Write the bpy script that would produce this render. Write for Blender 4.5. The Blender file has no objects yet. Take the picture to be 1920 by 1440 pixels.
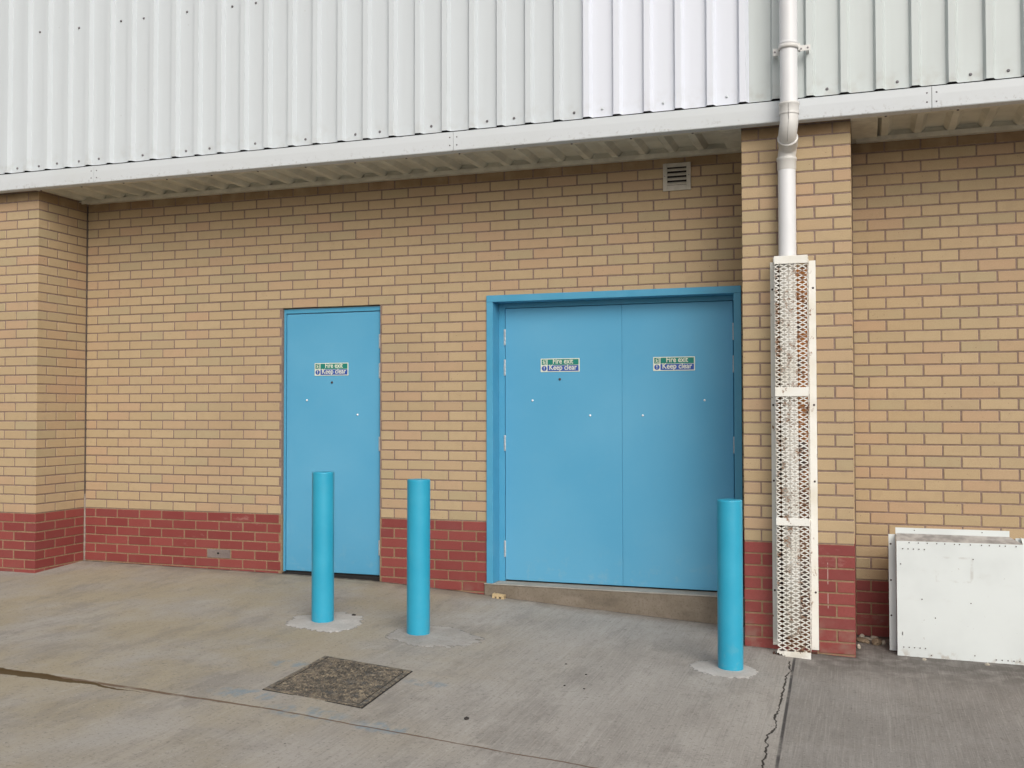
import bpy, math, random
from mathutils import Vector, Matrix, noise as mnoise
random.seed(7)
S = bpy.context.scene
col = S.collection
R = math.radians

# ------------------------------------------------------------------ camera
CAM = Vector((6.347, -7.251, 0.821))
cd = bpy.data.cameras.new('camera'); cam = bpy.data.objects.new('camera', cd); col.objects.link(cam)
yaw, pitch, roll = 0.32738, 0.02677, -0.00134
fw = Vector((-math.sin(yaw)*math.cos(pitch), math.cos(yaw)*math.cos(pitch), math.sin(pitch)))
rt = Vector((math.cos(yaw), math.sin(yaw), 0)); up = rt.cross(fw)
r2 = rt*math.cos(roll)+up*math.sin(roll); u2 = -rt*math.sin(roll)+up*math.cos(roll)
M = Matrix((r2, u2, -fw)).transposed().to_4x4(); M.translation = CAM
cam.matrix_world = M
cd.sensor_width = 36; cd.lens = 36*1934.5/1920; cd.clip_start = .05; cd.clip_end = 1000
S.camera = cam

# ------------------------------------------------------------------ light
SUN_AZ, SUN_EL = 34, 33            # degrees: to the right of the wall's normal, above the horizon
w = bpy.data.worlds.new('World'); S.world = w; w.use_nodes = True
nt = w.node_tree; bg = nt.nodes['Background']
sky = nt.nodes.new('ShaderNodeTexSky'); sky.sky_type = 'NISHITA'; sky.sun_disc = False
sky.sun_elevation = R(SUN_EL); sky.sun_rotation = R(180-SUN_AZ); sky.air_density = 1.0; sky.dust_density = 6; sky.ozone_density = .6
hs = nt.nodes.new('ShaderNodeHueSaturation'); hs.inputs['Saturation'].default_value = .42
nt.links.new(sky.outputs[0], hs.inputs['Color']); nt.links.new(hs.outputs[0], bg.inputs[0])
bg.inputs[1].default_value = .12
sd = bpy.data.lights.new('sun', 'SUN'); sd.energy = 1.1; sd.angle = R(60); sd.color = (1, .97, .93)
so = bpy.data.objects.new('sun', sd); col.objects.link(so)
L = Vector((math.sin(R(SUN_AZ))*math.cos(R(SUN_EL)), -math.cos(R(SUN_AZ))*math.cos(R(SUN_EL)), math.sin(R(SUN_EL))))
so.rotation_euler = L.to_track_quat('Z', 'Y').to_euler(); so.location = L*20
S.view_settings.view_transform = 'Standard'; S.view_settings.look = 'None'
S.view_settings.gamma = 1; S.view_settings.use_curve_mapping = False
S.view_settings.exposure = -0.02

# ------------------------------------------------------------------ node helper
class N:
    def __init__(s, name, rough=.6, metal=0.0, spec=.4):
        s.m = bpy.data.materials.new(name); s.m.use_nodes = True; s.t = s.m.node_tree
        s.b = s.t.nodes['Principled BSDF']; s.b.inputs['Roughness'].default_value = rough
        s.b.inputs['Metallic'].default_value = metal; s.b.inputs['Specular IOR Level'].default_value = spec
        g = s.t.nodes.new('ShaderNodeNewGeometry'); s.P = g.outputs['Position']
    def put(s, i, v):
        if hasattr(v, 'links') or isinstance(v, bpy.types.NodeSocket): s.t.links.new(v, i)
        elif isinstance(v, (tuple, list)): i.default_value = tuple(v)+((1,) if len(v) == 3 and i.type == 'RGBA' else ())
        else: i.default_value = v
    def math(s, op, a, b=0.0, c=0.0, clamp=False):
        n = s.t.nodes.new('ShaderNodeMath'); n.operation = op; n.use_clamp = clamp
        s.put(n.inputs[0], a); s.put(n.inputs[1], b)
        if op in ('MULTIPLY_ADD', 'SMOOTH_MIN', 'COMPARE'): s.put(n.inputs[2], c)
        return n.outputs[0]
    def xyz(s, v=None):
        n = s.t.nodes.new('ShaderNodeSeparateXYZ'); s.put(n.inputs[0], v or s.P); return n.outputs
    def comb(s, x, y, z):
        n = s.t.nodes.new('ShaderNodeCombineXYZ')
        for i, v in enumerate((x, y, z)): s.put(n.inputs[i], v)
        return n.outputs[0]
    def scale(s, v=None, k=(1, 1, 1), off=(0, 0, 0)):
        n = s.t.nodes.new('ShaderNodeMapping'); s.put(n.inputs[0], v or s.P)
        n.inputs['Scale'].default_value = k; n.inputs['Location'].default_value = off; return n.outputs[0]
    def noise(s, scale=5, detail=4, v=None, rough=.55, k=None, off=(0, 0, 0), dist=0):
        n = s.t.nodes.new('ShaderNodeTexNoise'); vv = v or s.P
        if k or off != (0, 0, 0): vv = s.scale(vv, k or (1, 1, 1), off)
        s.put(n.inputs['Vector'], vv); n.inputs['Scale'].default_value = scale; n.inputs['Detail'].default_value = detail
        n.inputs['Roughness'].default_value = rough; n.inputs['Distortion'].default_value = dist
        return n.outputs[0]
    def voro(s, scale, v=None, feat='F1'):
        n = s.t.nodes.new('ShaderNodeTexVoronoi'); s.put(n.inputs['Vector'], v or s.P); n.feature = feat
        n.inputs['Scale'].default_value = scale; return n.outputs
    def ramp(s, f, a, b, lo=0.0, hi=1.0, smooth=True):
        n = s.t.nodes.new('ShaderNodeMapRange'); n.interpolation_type = 'SMOOTHSTEP' if smooth else 'LINEAR'
        s.put(n.inputs[0], f)
        for i, v in enumerate((a, b, lo, hi)): s.put(n.inputs[i+1], v)
        return n.outputs[0]
    def mix(s, f, a, b, mode='MIX'):
        n = s.t.nodes.new('ShaderNodeMix'); n.data_type = 'RGBA'; n.blend_type = mode
        s.put(n.inputs[0], f); s.put(n.inputs[6], a); s.put(n.inputs[7], b); return n.outputs[2]
    def attr(s, name):
        n = s.t.nodes.new('ShaderNodeAttribute'); n.attribute_name = name; return n.outputs
    def out(s, colour, bump=None, strength=.3, dist=.002, rough=None):
        s.put(s.b.inputs['Base Color'], colour)
        if rough is not None: s.put(s.b.inputs['Roughness'], rough)
        if bump is not None:
            n = s.t.nodes.new('ShaderNodeBump'); n.inputs['Strength'].default_value = strength
            n.inputs['Distance'].default_value = dist; s.put(n.inputs['Height'], bump)
            s.t.links.new(n.outputs[0], s.b.inputs['Normal'])
        return s.m

def mat_brick():
    n = N('yellow_brick', .85, spec=.25); a = n.attr('rnd'); c = n.xyz(a['Vector']) if 'Vector' in a else n.xyz(a[1])
    base = n.mix(c[0], (.435, .330, .200), (.472, .364, .228))
    grey = n.ramp(c[1], .60, .98); pink = n.ramp(c[2], .62, .98)
    base = n.mix(n.math('MULTIPLY', grey, .62), base, (.385, .325, .205))
    base = n.mix(n.math('MULTIPLY', pink, .55), base, (.46, .30, .20))
    blot = n.noise(14, 3)
    base = n.mix(n.ramp(blot, .45, .75, 0, .35), base, (.38, .29, .185))
    fine = n.noise(160, 3); base = n.mix(n.ramp(fine, .35, .7, 0, .25), base, (.33, .22, .12))
    pits = n.ramp(n.voro(38)[0], .05, .13, 1, 0)
    pk = n.math('MULTIPLY', pits, n.ramp(n.noise(22, 1), .56, .62))
    base = n.mix(n.math('MULTIPLY', pk, .75), base, (.11, .06, .04))
    # soot and damp drawn down the face in patches
    st = n.ramp(n.noise(1.1, 5, k=(1, 1, .45)), .5, .75, 0, .22)
    base = n.mix(st, base, (.30, .225, .145))
    dk = n.mix(n.math('MULTIPLY', n.ramp(n.xyz()[2], 2.545, 2.56), n.ramp(n.noise(6, 4), .3, .6, .35, .75)), base, (.22, .14, .07)); base = dk  # soffit shade painted onto the top course
    return n.out(base, n.math('ADD', fine, n.math('MULTIPLY', blot, .8)), .35, .002)
def mat_red():
    n = N('red_brick', .6, spec=.35); a = n.attr('rnd'); c = n.xyz(a['Vector']) if 'Vector' in a else n.xyz(a[1])
    base = n.mix(c[0], (.205, .040, .038), (.265, .062, .055))
    base = n.mix(n.ramp(c[1], .8, 1, 0, .5), base, (.20, .05, .05))
    f = n.noise(90, 3); base = n.mix(n.ramp(f, .4, .75, 0, .3), base, (.16, .04, .035))
    z = n.xyz()[2]
    d = n.math('MULTIPLY', n.ramp(n.noise(7, 4), .42, .68), n.ramp(z, -.62, -.38, .55, 0.04))
    base = n.mix(d, base, (.26, .19, .15))
    eff = n.ramp(n.noise(3.5, 6, k=(1, 1, 2), rough=.7), .6, .72, 0, .35)
    base = n.mix(eff, base, (.42, .28, .24))
    p = n.xyz(); dx = n.math('ABSOLUTE', n.math('SUBTRACT', p[0], 6.134)); dr = n.math('MULTIPLY', n.ramp(dx, .0006, .0024, 1, 0), n.ramp(n.noise(9, 3, v=n.comb(0, 0, p[2])), .40, .52)); dr = n.math('MULTIPLY', dr, n.math('MULTIPLY', n.ramp(p[2], -.40, -.39), n.ramp(p[2], -.12, -.11, 1, 0)))
    base = n.mix(n.math('MULTIPLY', dr, .8), base, (.6, .55, .5))
    return n.out(base, f, .25, .0015)
def mat_mortar(name, a, b):
    n = N(name, .95, spec=.1); f = n.noise(60, 4)
    c = n.mix(n.ramp(f, .3, .7), a, b); c = n.mix(n.ramp(n.noise(1.5, 4), .4, .7, 0, .4), c, tuple(x*.7 for x in a))
    return n.out(c, n.noise(180, 2), .5, .002)
M_BR = mat_brick(); M_RD = mat_red()
M_MY = mat_mortar('dark_mortar', (.215, .155, .128), (.280, .208, .172))
M_MR = mat_mortar('tan_mortar', (.25, .165, .10), (.32, .22, .145))

def mat_clad(name, colr, dirt, amt):
    n = N(name, .42, spec=.45); p = n.xyz()
    st = n.noise(1, 5, k=(9, 9, .9), rough=.6)
    c = n.mix(n.ramp(st, .42, .8, 0, amt), colr, dirt)
    bl = n.noise(2.3, 4); c = n.mix(n.ramp(bl, .4, .8, 0, amt*.8), c, dirt)
    sp = n.math('MULTIPLY', n.ramp(n.voro(9)[0], .03, .07, 1, 0), n.ramp(n.noise(4, 1), .6, .66))
    c = n.mix(n.math('MULTIPLY', sp, .4*amt/.35), c, (.25, .22, .2))
    foot = n.math('MULTIPLY', n.ramp(p[2], 2.76, 2.95, 1, 0), n.ramp(n.noise(14, 4), .4, .75, 0, amt*1.3))
    c = n.mix(foot, c, (.36, .34, .30))
    return n.out(c, n.noise(3, 2, k=(1, 1, .3)), .12, .01, rough=n.ramp(bl, .3, .7, .36, .55))
M_CL = mat_clad('weathered_white_steel', (.575, .620, .650), (.50, .535, .555), .22)
M_CW = mat_clad('new_white_steel', (.69, .725, .80), (.66, .70, .76), .15)
M_CR = mat_clad('greenish_white_steel', (.55, .60, .60), (.48, .515, .51), .32)
def mat_fascia():
    n = N('fascia_white_steel', .4, spec=.45); p = n.xyz()
    low = n.ramp(p[2], 2.615, 2.69, 1, 0)
    g = n.math('MULTIPLY', low, n.ramp(n.noise(9, 6, k=(1, 1, 2.5), rough=.65),   .48, .76, 0, .5))
    c = n.mix(g, (.585, .62, .645), (.47, .485, .49))
    m = n.ramp(n.noise(2, 4), .45, .8, 0, .3); c = n.mix(m, c, (.52, .55, .53))
    s = n.math('MULTIPLY', n.ramp(n.noise(45, 3), .58, .68), low); c = n.mix(n.math('MULTIPLY', s, .35), c, (.25, .22, .2))
    return n.out(c, n.noise(4, 2), .08, .01)
M_FA = mat_fascia()
def mat_simple(name, c, rough=.5, metal=0, var=.15, scale=8, spec=.4, bump=0, c2=None):
    n = N(name, rough, metal, spec); f = n.noise(scale, 4)
    cc = n.mix(n.ramp(f, .35, .7, 0, 1), c, c2 or tuple(x*(1-var) for x in c))
    return n.out(cc, n.noise(scale*8, 3) if bump else None, bump, .002)
M_SO = mat_simple('soffit_grey_steel', (.62, .60, .50), .5, var=.22, scale=5)
M_TR = mat_simple('soffit_trim_steel', (.62, .59, .49), .5, var=.2, scale=11)
M_DK = mat_simple('dark_void', (.02, .018, .018), .9)
M_VOID = mat_simple('soffit_cavity', (.42, .42, .36), .9)
M_SCREW = mat_simple('dull_screw', (.20, .19, .20), .35, .4)
M_SILVER = mat_simple('bright_steel', (.60, .62, .63), .45, .4)
M_DOME = mat_simple('polished_dome', (.92, .93, .94), .25, .2)
M_HOLE = mat_simple('rusty_peephole', (.07, .05, .05), .5)
M_PVC = None
def mat_door():
    n = N('blue_door_paint', .42, spec=.4); f = n.noise(1.4, 4); p = n.xyz()
    c = n.mix(n.ramp(f, .3, .75), (.088, .340, .545), (.108, .368, .570))
    mk = n.math('MULTIPLY', n.ramp(n.noise(11, 5, rough=.7), .50, .70), n.ramp(p[2], -.46, -.15, .55, .05))
    c = n.mix(mk, c, (.20, .40, .52))
    return n.out(c, n.math('ADD', n.noise(3.5, 2), n.math('MULTIPLY', n.noise(120, 2), .05)), .10, .012, rough=n.ramp(f, .3, .7, .38, .5))
M_DO = mat_door()
def mat_frame():
    n = N('blue_frame_paint', .38, spec=.45); f = n.noise(6, 4)
    c = n.mix(n.ramp(f, .3, .75), (.065, .310, .500), (.085, .335, .525))
    return n.out(c, n.noise(30, 3), .08, .003)
M_FR = mat_frame()
def mat_bol():
    n = N('bollard_paint', .38, spec=.45); f = n.noise(5, 3); p = n.xyz()
    c = n.mix(n.ramp(f, .3, .75), (.022, .325, .500), (.032, .352, .530))
    d = n.math('MULTIPLY', n.ramp(n.noise(16, 4), .5, .66), n.ramp(p[2], -.66, -.42, .35, .04)); c = n.mix(d, c, (.16, .36, .42))
    ch = n.ramp(n.noise(32, 4, rough=.7), .73, .76, 0, .8); c = n.mix(ch, c, (.03, .16, .25))
    return n.out(c, n.noise(22, 3, k=(1, 1, .4)), .10, .004)
M_BO = mat_bol()
def mat_pipe(name, c0, dirt, amt, rust=0):
    n = N(name, .35, spec=.45); f = n.noise(3, 5, k=(2, 2, .7))
    c = n.mix(n.ramp(f, .4, .8, 0, amt), c0, dirt)
    if rust:
        r = n.ramp(n.noise(26, 5, rough=.7), .60-.08*rust, .64, 0, .8); c = n.mix(r, c, (.22, .11, .05))
        r = n.ramp(n.noise(60, 3), .62, .68, 0, .5); c = n.mix(r, c, (.12, .08, .06))
        z = n.xyz()[2]; lo = n.math('MULTIPLY', n.ramp(n.math('ADD', z, n.math('MULTIPLY', n.noise(9, 4), .5)), -.25, .25, 1, 0), .75); c = n.mix(lo, c, (.21, .165, .115))
    return n.out(c, n.noise(30, 3), .1, .002)
M_PI = mat_pipe('white_pipe_plastic', (.70, .715, .735), (.60, .60, .60), .35)
M_PD = mat_pipe('stained_pipe_plastic', (.76, .74, .69), (.64, .59, .51), .6, .4)
M_PF = mat_pipe('pipe_fitting_plastic', (.66, .66, .645), (.52, .49, .44), .6)
def mat_guard(name, rustamt):
    n = N(name, .5, spec=.4); p = n.xyz()
    c = n.mix(n.ramp(n.noise(5, 4), .4, .75), (.78, .78, .74), (.70, .68, .60))
    r = n.ramp(n.noise(17, 6, k=(1, 1, .8), rough=.68), .62-rustamt*.12, .68-rustamt*.08)
    c = n.mix(n.math('MULTIPLY', r, .9), c, n.mix(n.noise(70, 2), (.30, .13, .04), (.10, .045, .02)))
    b = n.math('MULTIPLY', n.math('MULTIPLY', n.ramp(p[2], -.69, -.62, 1, 0), n.ramp(p[0], 5.865, 5.90, 1, .18)), n.ramp(n.noise(20, 4), .4, .55)); c = n.mix(b, c, (.13, .07, .04))
    return n.out(c, n.noise(60, 3), .2, .002)
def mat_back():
    n = N('rusty_shade_backing', .9, spec=.1); p = n.xyz()
    c = n.mix(n.ramp(n.noise(8, 4), .4, .6), (.075, .052, .048), (.13, .105, .095))  # dark base is painted shade, the orange over it is rust
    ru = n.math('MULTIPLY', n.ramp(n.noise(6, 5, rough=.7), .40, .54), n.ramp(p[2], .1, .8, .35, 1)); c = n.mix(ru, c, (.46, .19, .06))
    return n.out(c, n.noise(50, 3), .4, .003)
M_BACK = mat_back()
M_GU = mat_guard('guard_white_paint', .05); M_ME = mat_guard('mesh_flaking_paint', .85)
def mat_panel():
    n = N('box_white_paint', .45, spec=.4); p = n.xyz()
    c = n.mix(n.ramp(n.noise(2, 4), .4, .75), (.68, .725, .725), (.61, .65, .65))
    sm = n.ramp(n.noise(5, 5, k=(1, 1, 1.6)), .6, .78, 0, .18); c = n.mix(sm, c, (.42, .41, .36))
    # ghost of a plate once fixed to the face
    dx = n.math('ABSOLUTE', n.math('SUBTRACT', p[0], 6.865)); dz = n.math('ABSOLUTE', n.math('SUBTRACT', p[2], -.142))
    e = n.math('MAXIMUM', n.math('DIVIDE', dx, .098), n.math('DIVIDE', dz, .072))
    ring = n.math('MULTIPLY', n.ramp(e, .86, .96), n.ramp(e, 1.02, 1.12, 1, 0))
    ring = n.math('MULTIPLY', ring, n.ramp(n.noise(18, 4), .42, .66, 0, .45)); c = n.mix(ring, c, (.42, .40, .37))
    ed = n.math('MULTIPLY', n.ramp(p[2], -.69, -.62, 1, 0), n.ramp(n.noise(22, 5),   .5, .66, 0, .5)); c = n.mix(ed, c, (.30, .22, .14))
    sp = n.ramp(n.noise(38, 4, rough=.7), .70, .73, 0, .7); c = n.mix(sp, c, (.22, .16, .13))
    return n.out(c, n.noise(2.2, 2), .25, .02)
M_BX = mat_panel()
M_BT = mat_simple('box_grubby_ledge', (.44, .42, .40), .6, var=.45, scale=14)
M_GRIME = mat_simple('grime', (.20, .19, .19), .8)
def mat_conc(name, a, b, dark, bstr=.4, ragged=False):
    n = N(name, .9, spec=.2)
    if ragged:
        q = n.xyz(n.attr('rnd')['Vector'])[0]; nz = n.math('ADD', n.math('MULTIPLY', n.noise(16, 6, rough=.75), .8), n.math('MULTIPLY', q, 1.5)); n.put(n.b.inputs['Alpha'], n.ramp(nz, .40, .56))
    c = n.mix(n.ramp(n.noise(5, 6, rough=.65), .35, .7), a, b)
    c = n.mix(n.ramp(n.noise(70, 3), .5, .7, 0, .4), c, dark)
    c = n.mix(n.ramp(n.noise(2.2, 5, k=(1, 1, 3)), .5, .7, 0, .45), c, dark)
    return n.out(c, n.math('ADD', n.noise(40, 5), n.noise(160, 2)), bstr, .004)
M_STF = mat_conc('step_concrete', (.185, .155, .120), (.24, .205, .165), (.10, .085, .065))
M_STT = mat_conc('step_top_concrete', (.33, .31, .27), (.40, .38, .34), (.22, .20, .17))
M_PAD = mat_conc('pale_patch_concrete', (.43, .415, .395), (.56, .54, .52), (.30, .285, .265), ragged=True)
M_STONE = mat_conc('pale_stone', (.42, .38, .31), (.55, .52, .45), (.2, .17, .13))
M_STONE2 = mat_conc('brown_stone', (.20, .15, .10), (.30, .24, .17), (.1, .07, .05))
M_STONE3 = mat_conc('dark_grit', (.045, .04, .038), (.07, .06, .055), (.02, .02, .02))
M_YB = mat_simple('yellow_brick_chip', (.55, .42, .24), .85, var=.3, scale=30)
def mat_iron():
    n = N('worn_cast_iron', .75, spec=.3)
    c = n.mix(n.ramp(n.noise(22, 6, rough=.75), .44, .58), (.085, .076, .066), (.19, .16, .122))
    c = n.mix(n.ramp(n.noise(48, 5, k=(1, .7, 1), rough=.75), .53, .60, 0, .8), c, (.36, .30, .215))
    c = n.mix(n.ramp(n.noise(9, 4), .55, .7, 0, .5), c, (.10, .11, .12))
    return n.out(c, n.noise(70, 4), .8, .006)
M_IR = mat_iron()
M_GREY = mat_conc('grey_block', (.19, .155, .145), (.24, .20, .185), (.13, .1, .1))
M_SGW = mat_simple('sign_cream', (.70, .72, .60), .4, var=.05)
M_SGG = mat_simple('sign_green', (.012, .205, .165), .4, var=.08)
M_SGB = mat_simple('sign_blue', (.030, .085, .36), .4, var=.08)
M_LOUV = mat_simple('louvre_plastic', (.50, .47, .41), .5, var=.12, scale=20)
M_SEALD = mat_simple('dark_sealant', (.12, .095, .08), .8, var=.4, scale=20)
M_SEALL = mat_simple('pale_sealant', (.36, .31, .27), .8, var=.35, scale=20)

# ------------------------------------------------------------------ mesh helpers
class MB:
    def __init__(s): s.v = []; s.f = []; s.c = []; s.mi = []; s.cur = 0; s.smooth = False; s.sm = []
    def add(s, vs, fs, rnd=None):
        o = len(s.v); s.v += [tuple(x) for x in vs]; s.f += [tuple(i+o for i in f) for f in fs]
        s.mi += [s.cur]*len(fs); s.sm += [s.smooth]*len(fs); s.c += [rnd or (0, 0, 0)]*len(vs)
    def box(s, x0, x1, y0, y1, z0, z1, c=0.0, rnd=None, M=None):
        if c <= 0:
            vs = [(x, y, z) for x in (x0, x1) for y in (y0, y1) for z in (z0, z1)]
            fs = [(0, 1, 3, 2), (4, 6, 7, 5), (0, 4, 5, 1), (2, 3, 7, 6), (0, 2, 6, 4), (1, 5, 7, 3)]
        else:
            X, Y, Z = (x0, x1), (y0, y1), (z0, z1); vs = []; ix = {}
            for i in (0, 1):
                for j in (0, 1):
                    for k in (0, 1):
                        dx, dy, dz = (1-2*i)*c, (1-2*j)*c, (1-2*k)*c
                        ix[i, j, k] = len(vs)
                        vs += [(X[i], Y[j]+dy, Z[k]+dz), (X[i]+dx, Y[j], Z[k]+dz), (X[i]+dx, Y[j]+dy, Z[k])]
            I = lambda i, j, k, a: ix[i, j, k]+a
            fs = [(I(0,0,0,0), I(0,0,1,0), I(0,1,1,0), I(0,1,0,0)), (I(1,0,0,0), I(1,1,0,0), I(1,1,1,0), I(1,0,1,0)),
                  (I(0,0,0,1), I(1,0,0,1), I(1,0,1,1), I(0,0,1,1)), (I(0,1,0,1), I(0,1,1,1), I(1,1,1,1), I(1,1,0,1)),
                  (I(0,0,0,2), I(0,1,0,2), I(1,1,0,2), I(1,0,0,2)), (I(0,0,1,2), I(1,0,1,2), I(1,1,1,2), I(0,1,1,2))]
            for i in (0, 1):
                for j in (0, 1):
                    fs.append((I(i,j,0,0), I(i,j,1,0), I(i,j,1,1), I(i,j,0,1)))
                for k in (0, 1):
                    fs.append((I(i,0,k,0), I(i,1,k,0), I(i,1,k,2), I(i,0,k,2)))
            for j in (0, 1):
                for k in (0, 1): fs.append((I(0,j,k,1), I(1,j,k,1), I(1,j,k,2), I(0,j,k,2)))
            for key in ix: fs.append((ix[key], ix[key]+1, ix[key]+2))
        if M: vs = [M @ Vector(v) for v in vs]
        s.add(vs, fs, rnd)
    def prism(s, pts, y0, y1, M=None):          # pts in (x, z), extruded along y
        n = len(pts); vs = [(x, y0, z) for x, z in pts]+[(x, y1, z) for x, z in pts]
        fs = [tuple(range(n)), tuple(range(2*n-1, n-1, -1))]+[(i, i+n, (i+1) % n+n, (i+1) % n) for i in range(n)]
        if M: vs = [M @ Vector(v) for v in vs]
        s.add(vs, fs)
    def loft(s, rings, cap=True, closed=True):
        n = len(rings[0]); vs = [p for r in rings for p in r]; fs = []
        for a in range(len(rings)-1):
            for i in range(n if closed else n-1):
                j = (i+1) % n; fs.append((a*n+i, a*n+j, (a+1)*n+j, (a+1)*n+i))
        s.add(vs, fs)
        if cap:
            sm = s.smooth; s.smooth = False
            s.add(rings[0], [tuple(range(n-1, -1, -1))]); s.add(rings[-1], [tuple(range(n))]); s.smooth = sm
    def lathe(s, prof, c=(0, 0, 0), seg=32, axis='z', cap=True):   # prof: (r, t) along axis
        rings = []
        for r, t in prof:
            ring = []
            for i in range(seg):
                a = 2*math.pi*i/seg; p, q = r*math.cos(a), r*math.sin(a)
                ring.append((c[0]+p, c[1]+q, c[2]+t) if axis == 'z' else (c[0]+p, c[1]+t, c[2]+q) if axis == 'y' else (c[0]+t, c[1]+p, c[2]+q))
            rings.append(ring)
        sm = s.smooth; s.smooth = True; s.loft(rings, cap); s.smooth = sm
    def tube(s, pts, r, seg=24, cap=True):
        pts = [Vector(p) for p in pts]; rings = []; side = Vector((1, 0, 0))
        for i, p in enumerate(pts):
            t = (pts[min(i+1, len(pts)-1)]-pts[max(i-1, 0)]).normalized(); sd_ = (side-t*side.dot(t)).normalized(); u = t.cross(sd_)
            rr = r[i] if isinstance(r, (list, tuple)) else r
            rings.append([p+sd_*rr*math.cos(2*math.pi*k/seg)+u*rr*math.sin(2*math.pi*k/seg) for k in range(seg)])
        sm = s.smooth; s.smooth = True; s.loft(rings, cap); s.smooth = sm
    def build(s, name, mats, parent=None, fix=True):
        me = bpy.data.meshes.new(name); me.from_pydata(s.v, [], s.f)
        for m in (mats if isinstance(mats, (list, tuple)) else [mats]): me.materials.append(m)
        me.polygons.foreach_set('material_index', s.mi); me.polygons.foreach_set('use_smooth', s.sm)
        if any(c != (0, 0, 0) for c in s.c[:200]):
            at = me.attributes.new('rnd', 'FLOAT_VECTOR', 'POINT'); at.data.foreach_set('vector', [x for c in s.c for x in c])
        if fix:
            import bmesh
            bm = bmesh.new(); bm.from_mesh(me); bmesh.ops.recalc_face_normals(bm, faces=bm.faces); bm.to_mesh(me); bm.free()
        me.update()
        o = bpy.data.objects.new(name, me); col.objects.link(o)
        if parent: child(o, parent)
        return o
def child(o, p):
    o.parent = p
    m = Matrix.Identity(4); q = p
    while q is not None: m = (q.matrix_parent_inverse @ q.matrix_basis) if q is p and q.parent is None else (q.matrix_parent_inverse @ q.matrix_basis @ Matrix.Identity(4)) if q is p else (q.matrix_parent_inverse @ q.matrix_basis) @ m; q = q.parent
    o.matrix_parent_inverse = m.inverted()
def tag(o, label=None, cat=None, group=None, kind=None):
    if label: o['label'] = label
    if cat: o['category'] = cat
    if group: o['group'] = group
    if kind: o['kind'] = kind
    return o
def empty(name, loc): 
    o = bpy.data.objects.new(name, None); o.location = loc; o.empty_display_size = .1; col.objects.link(o); return o
def rnd(): return (random.random(), random.random(), random.random())

# ------------------------------------------------------------------ ground
def lerp(tab, x):
    if x <= tab[0][0]: return tab[0][1]
    for (a, u), (b, v_) in zip(tab, tab[1:]):
        if x <= b: return u+(v_-u)*(x-a)/(b-a)
    return tab[-1][1]
ZW = [(-4, -.43), (0, -.452), (1.93, -.470), (2.82, -.488), (3.3, -.515), (3.67, -.542), (4.5, -.597), (5.4, -.650), (6.3, -.665), (7.3, -.678), (11, -.70)]
SL = [(-4, .05), (0, .048), (3, .043), (3.7, .022), (5.6, .006), (6.3, .040), (7.3, .025), (11, .02)]
def _g(x, y):
    d = max(0, -y); return lerp(ZW, x)-lerp(SL, x)*min(d, 1.5)-.008*max(0, min(d, 12)-1.5)
def gz(x, y): return sum(_g(x+dx, y) for dx in (-.15, -.075, 0, .075, .15))/5
JB = lambda y: 5.945+.022*(-y-.9)
xs = [-300, -100, -30, -12]+[-6+.08*i for i in range(int(18/.08)+1)]+[16, 30, 100, 300]
ys = [300, 100, 30, 8, .6, .12]+[-.08*i for i in range(0, 101)]+[-12, -25, -60, -150, -300]
g = MB(); g.smooth = True
vs = [(x, y, gz(x, min(y, 0))) for y in ys for x in xs]; nx = len(xs)
g.add(vs, [(j*nx+i, j*nx+i+1, (j+1)*nx+i+1, (j+1)*nx+i) for j in range(len(ys)-1) for i in range(nx-1)])
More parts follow.
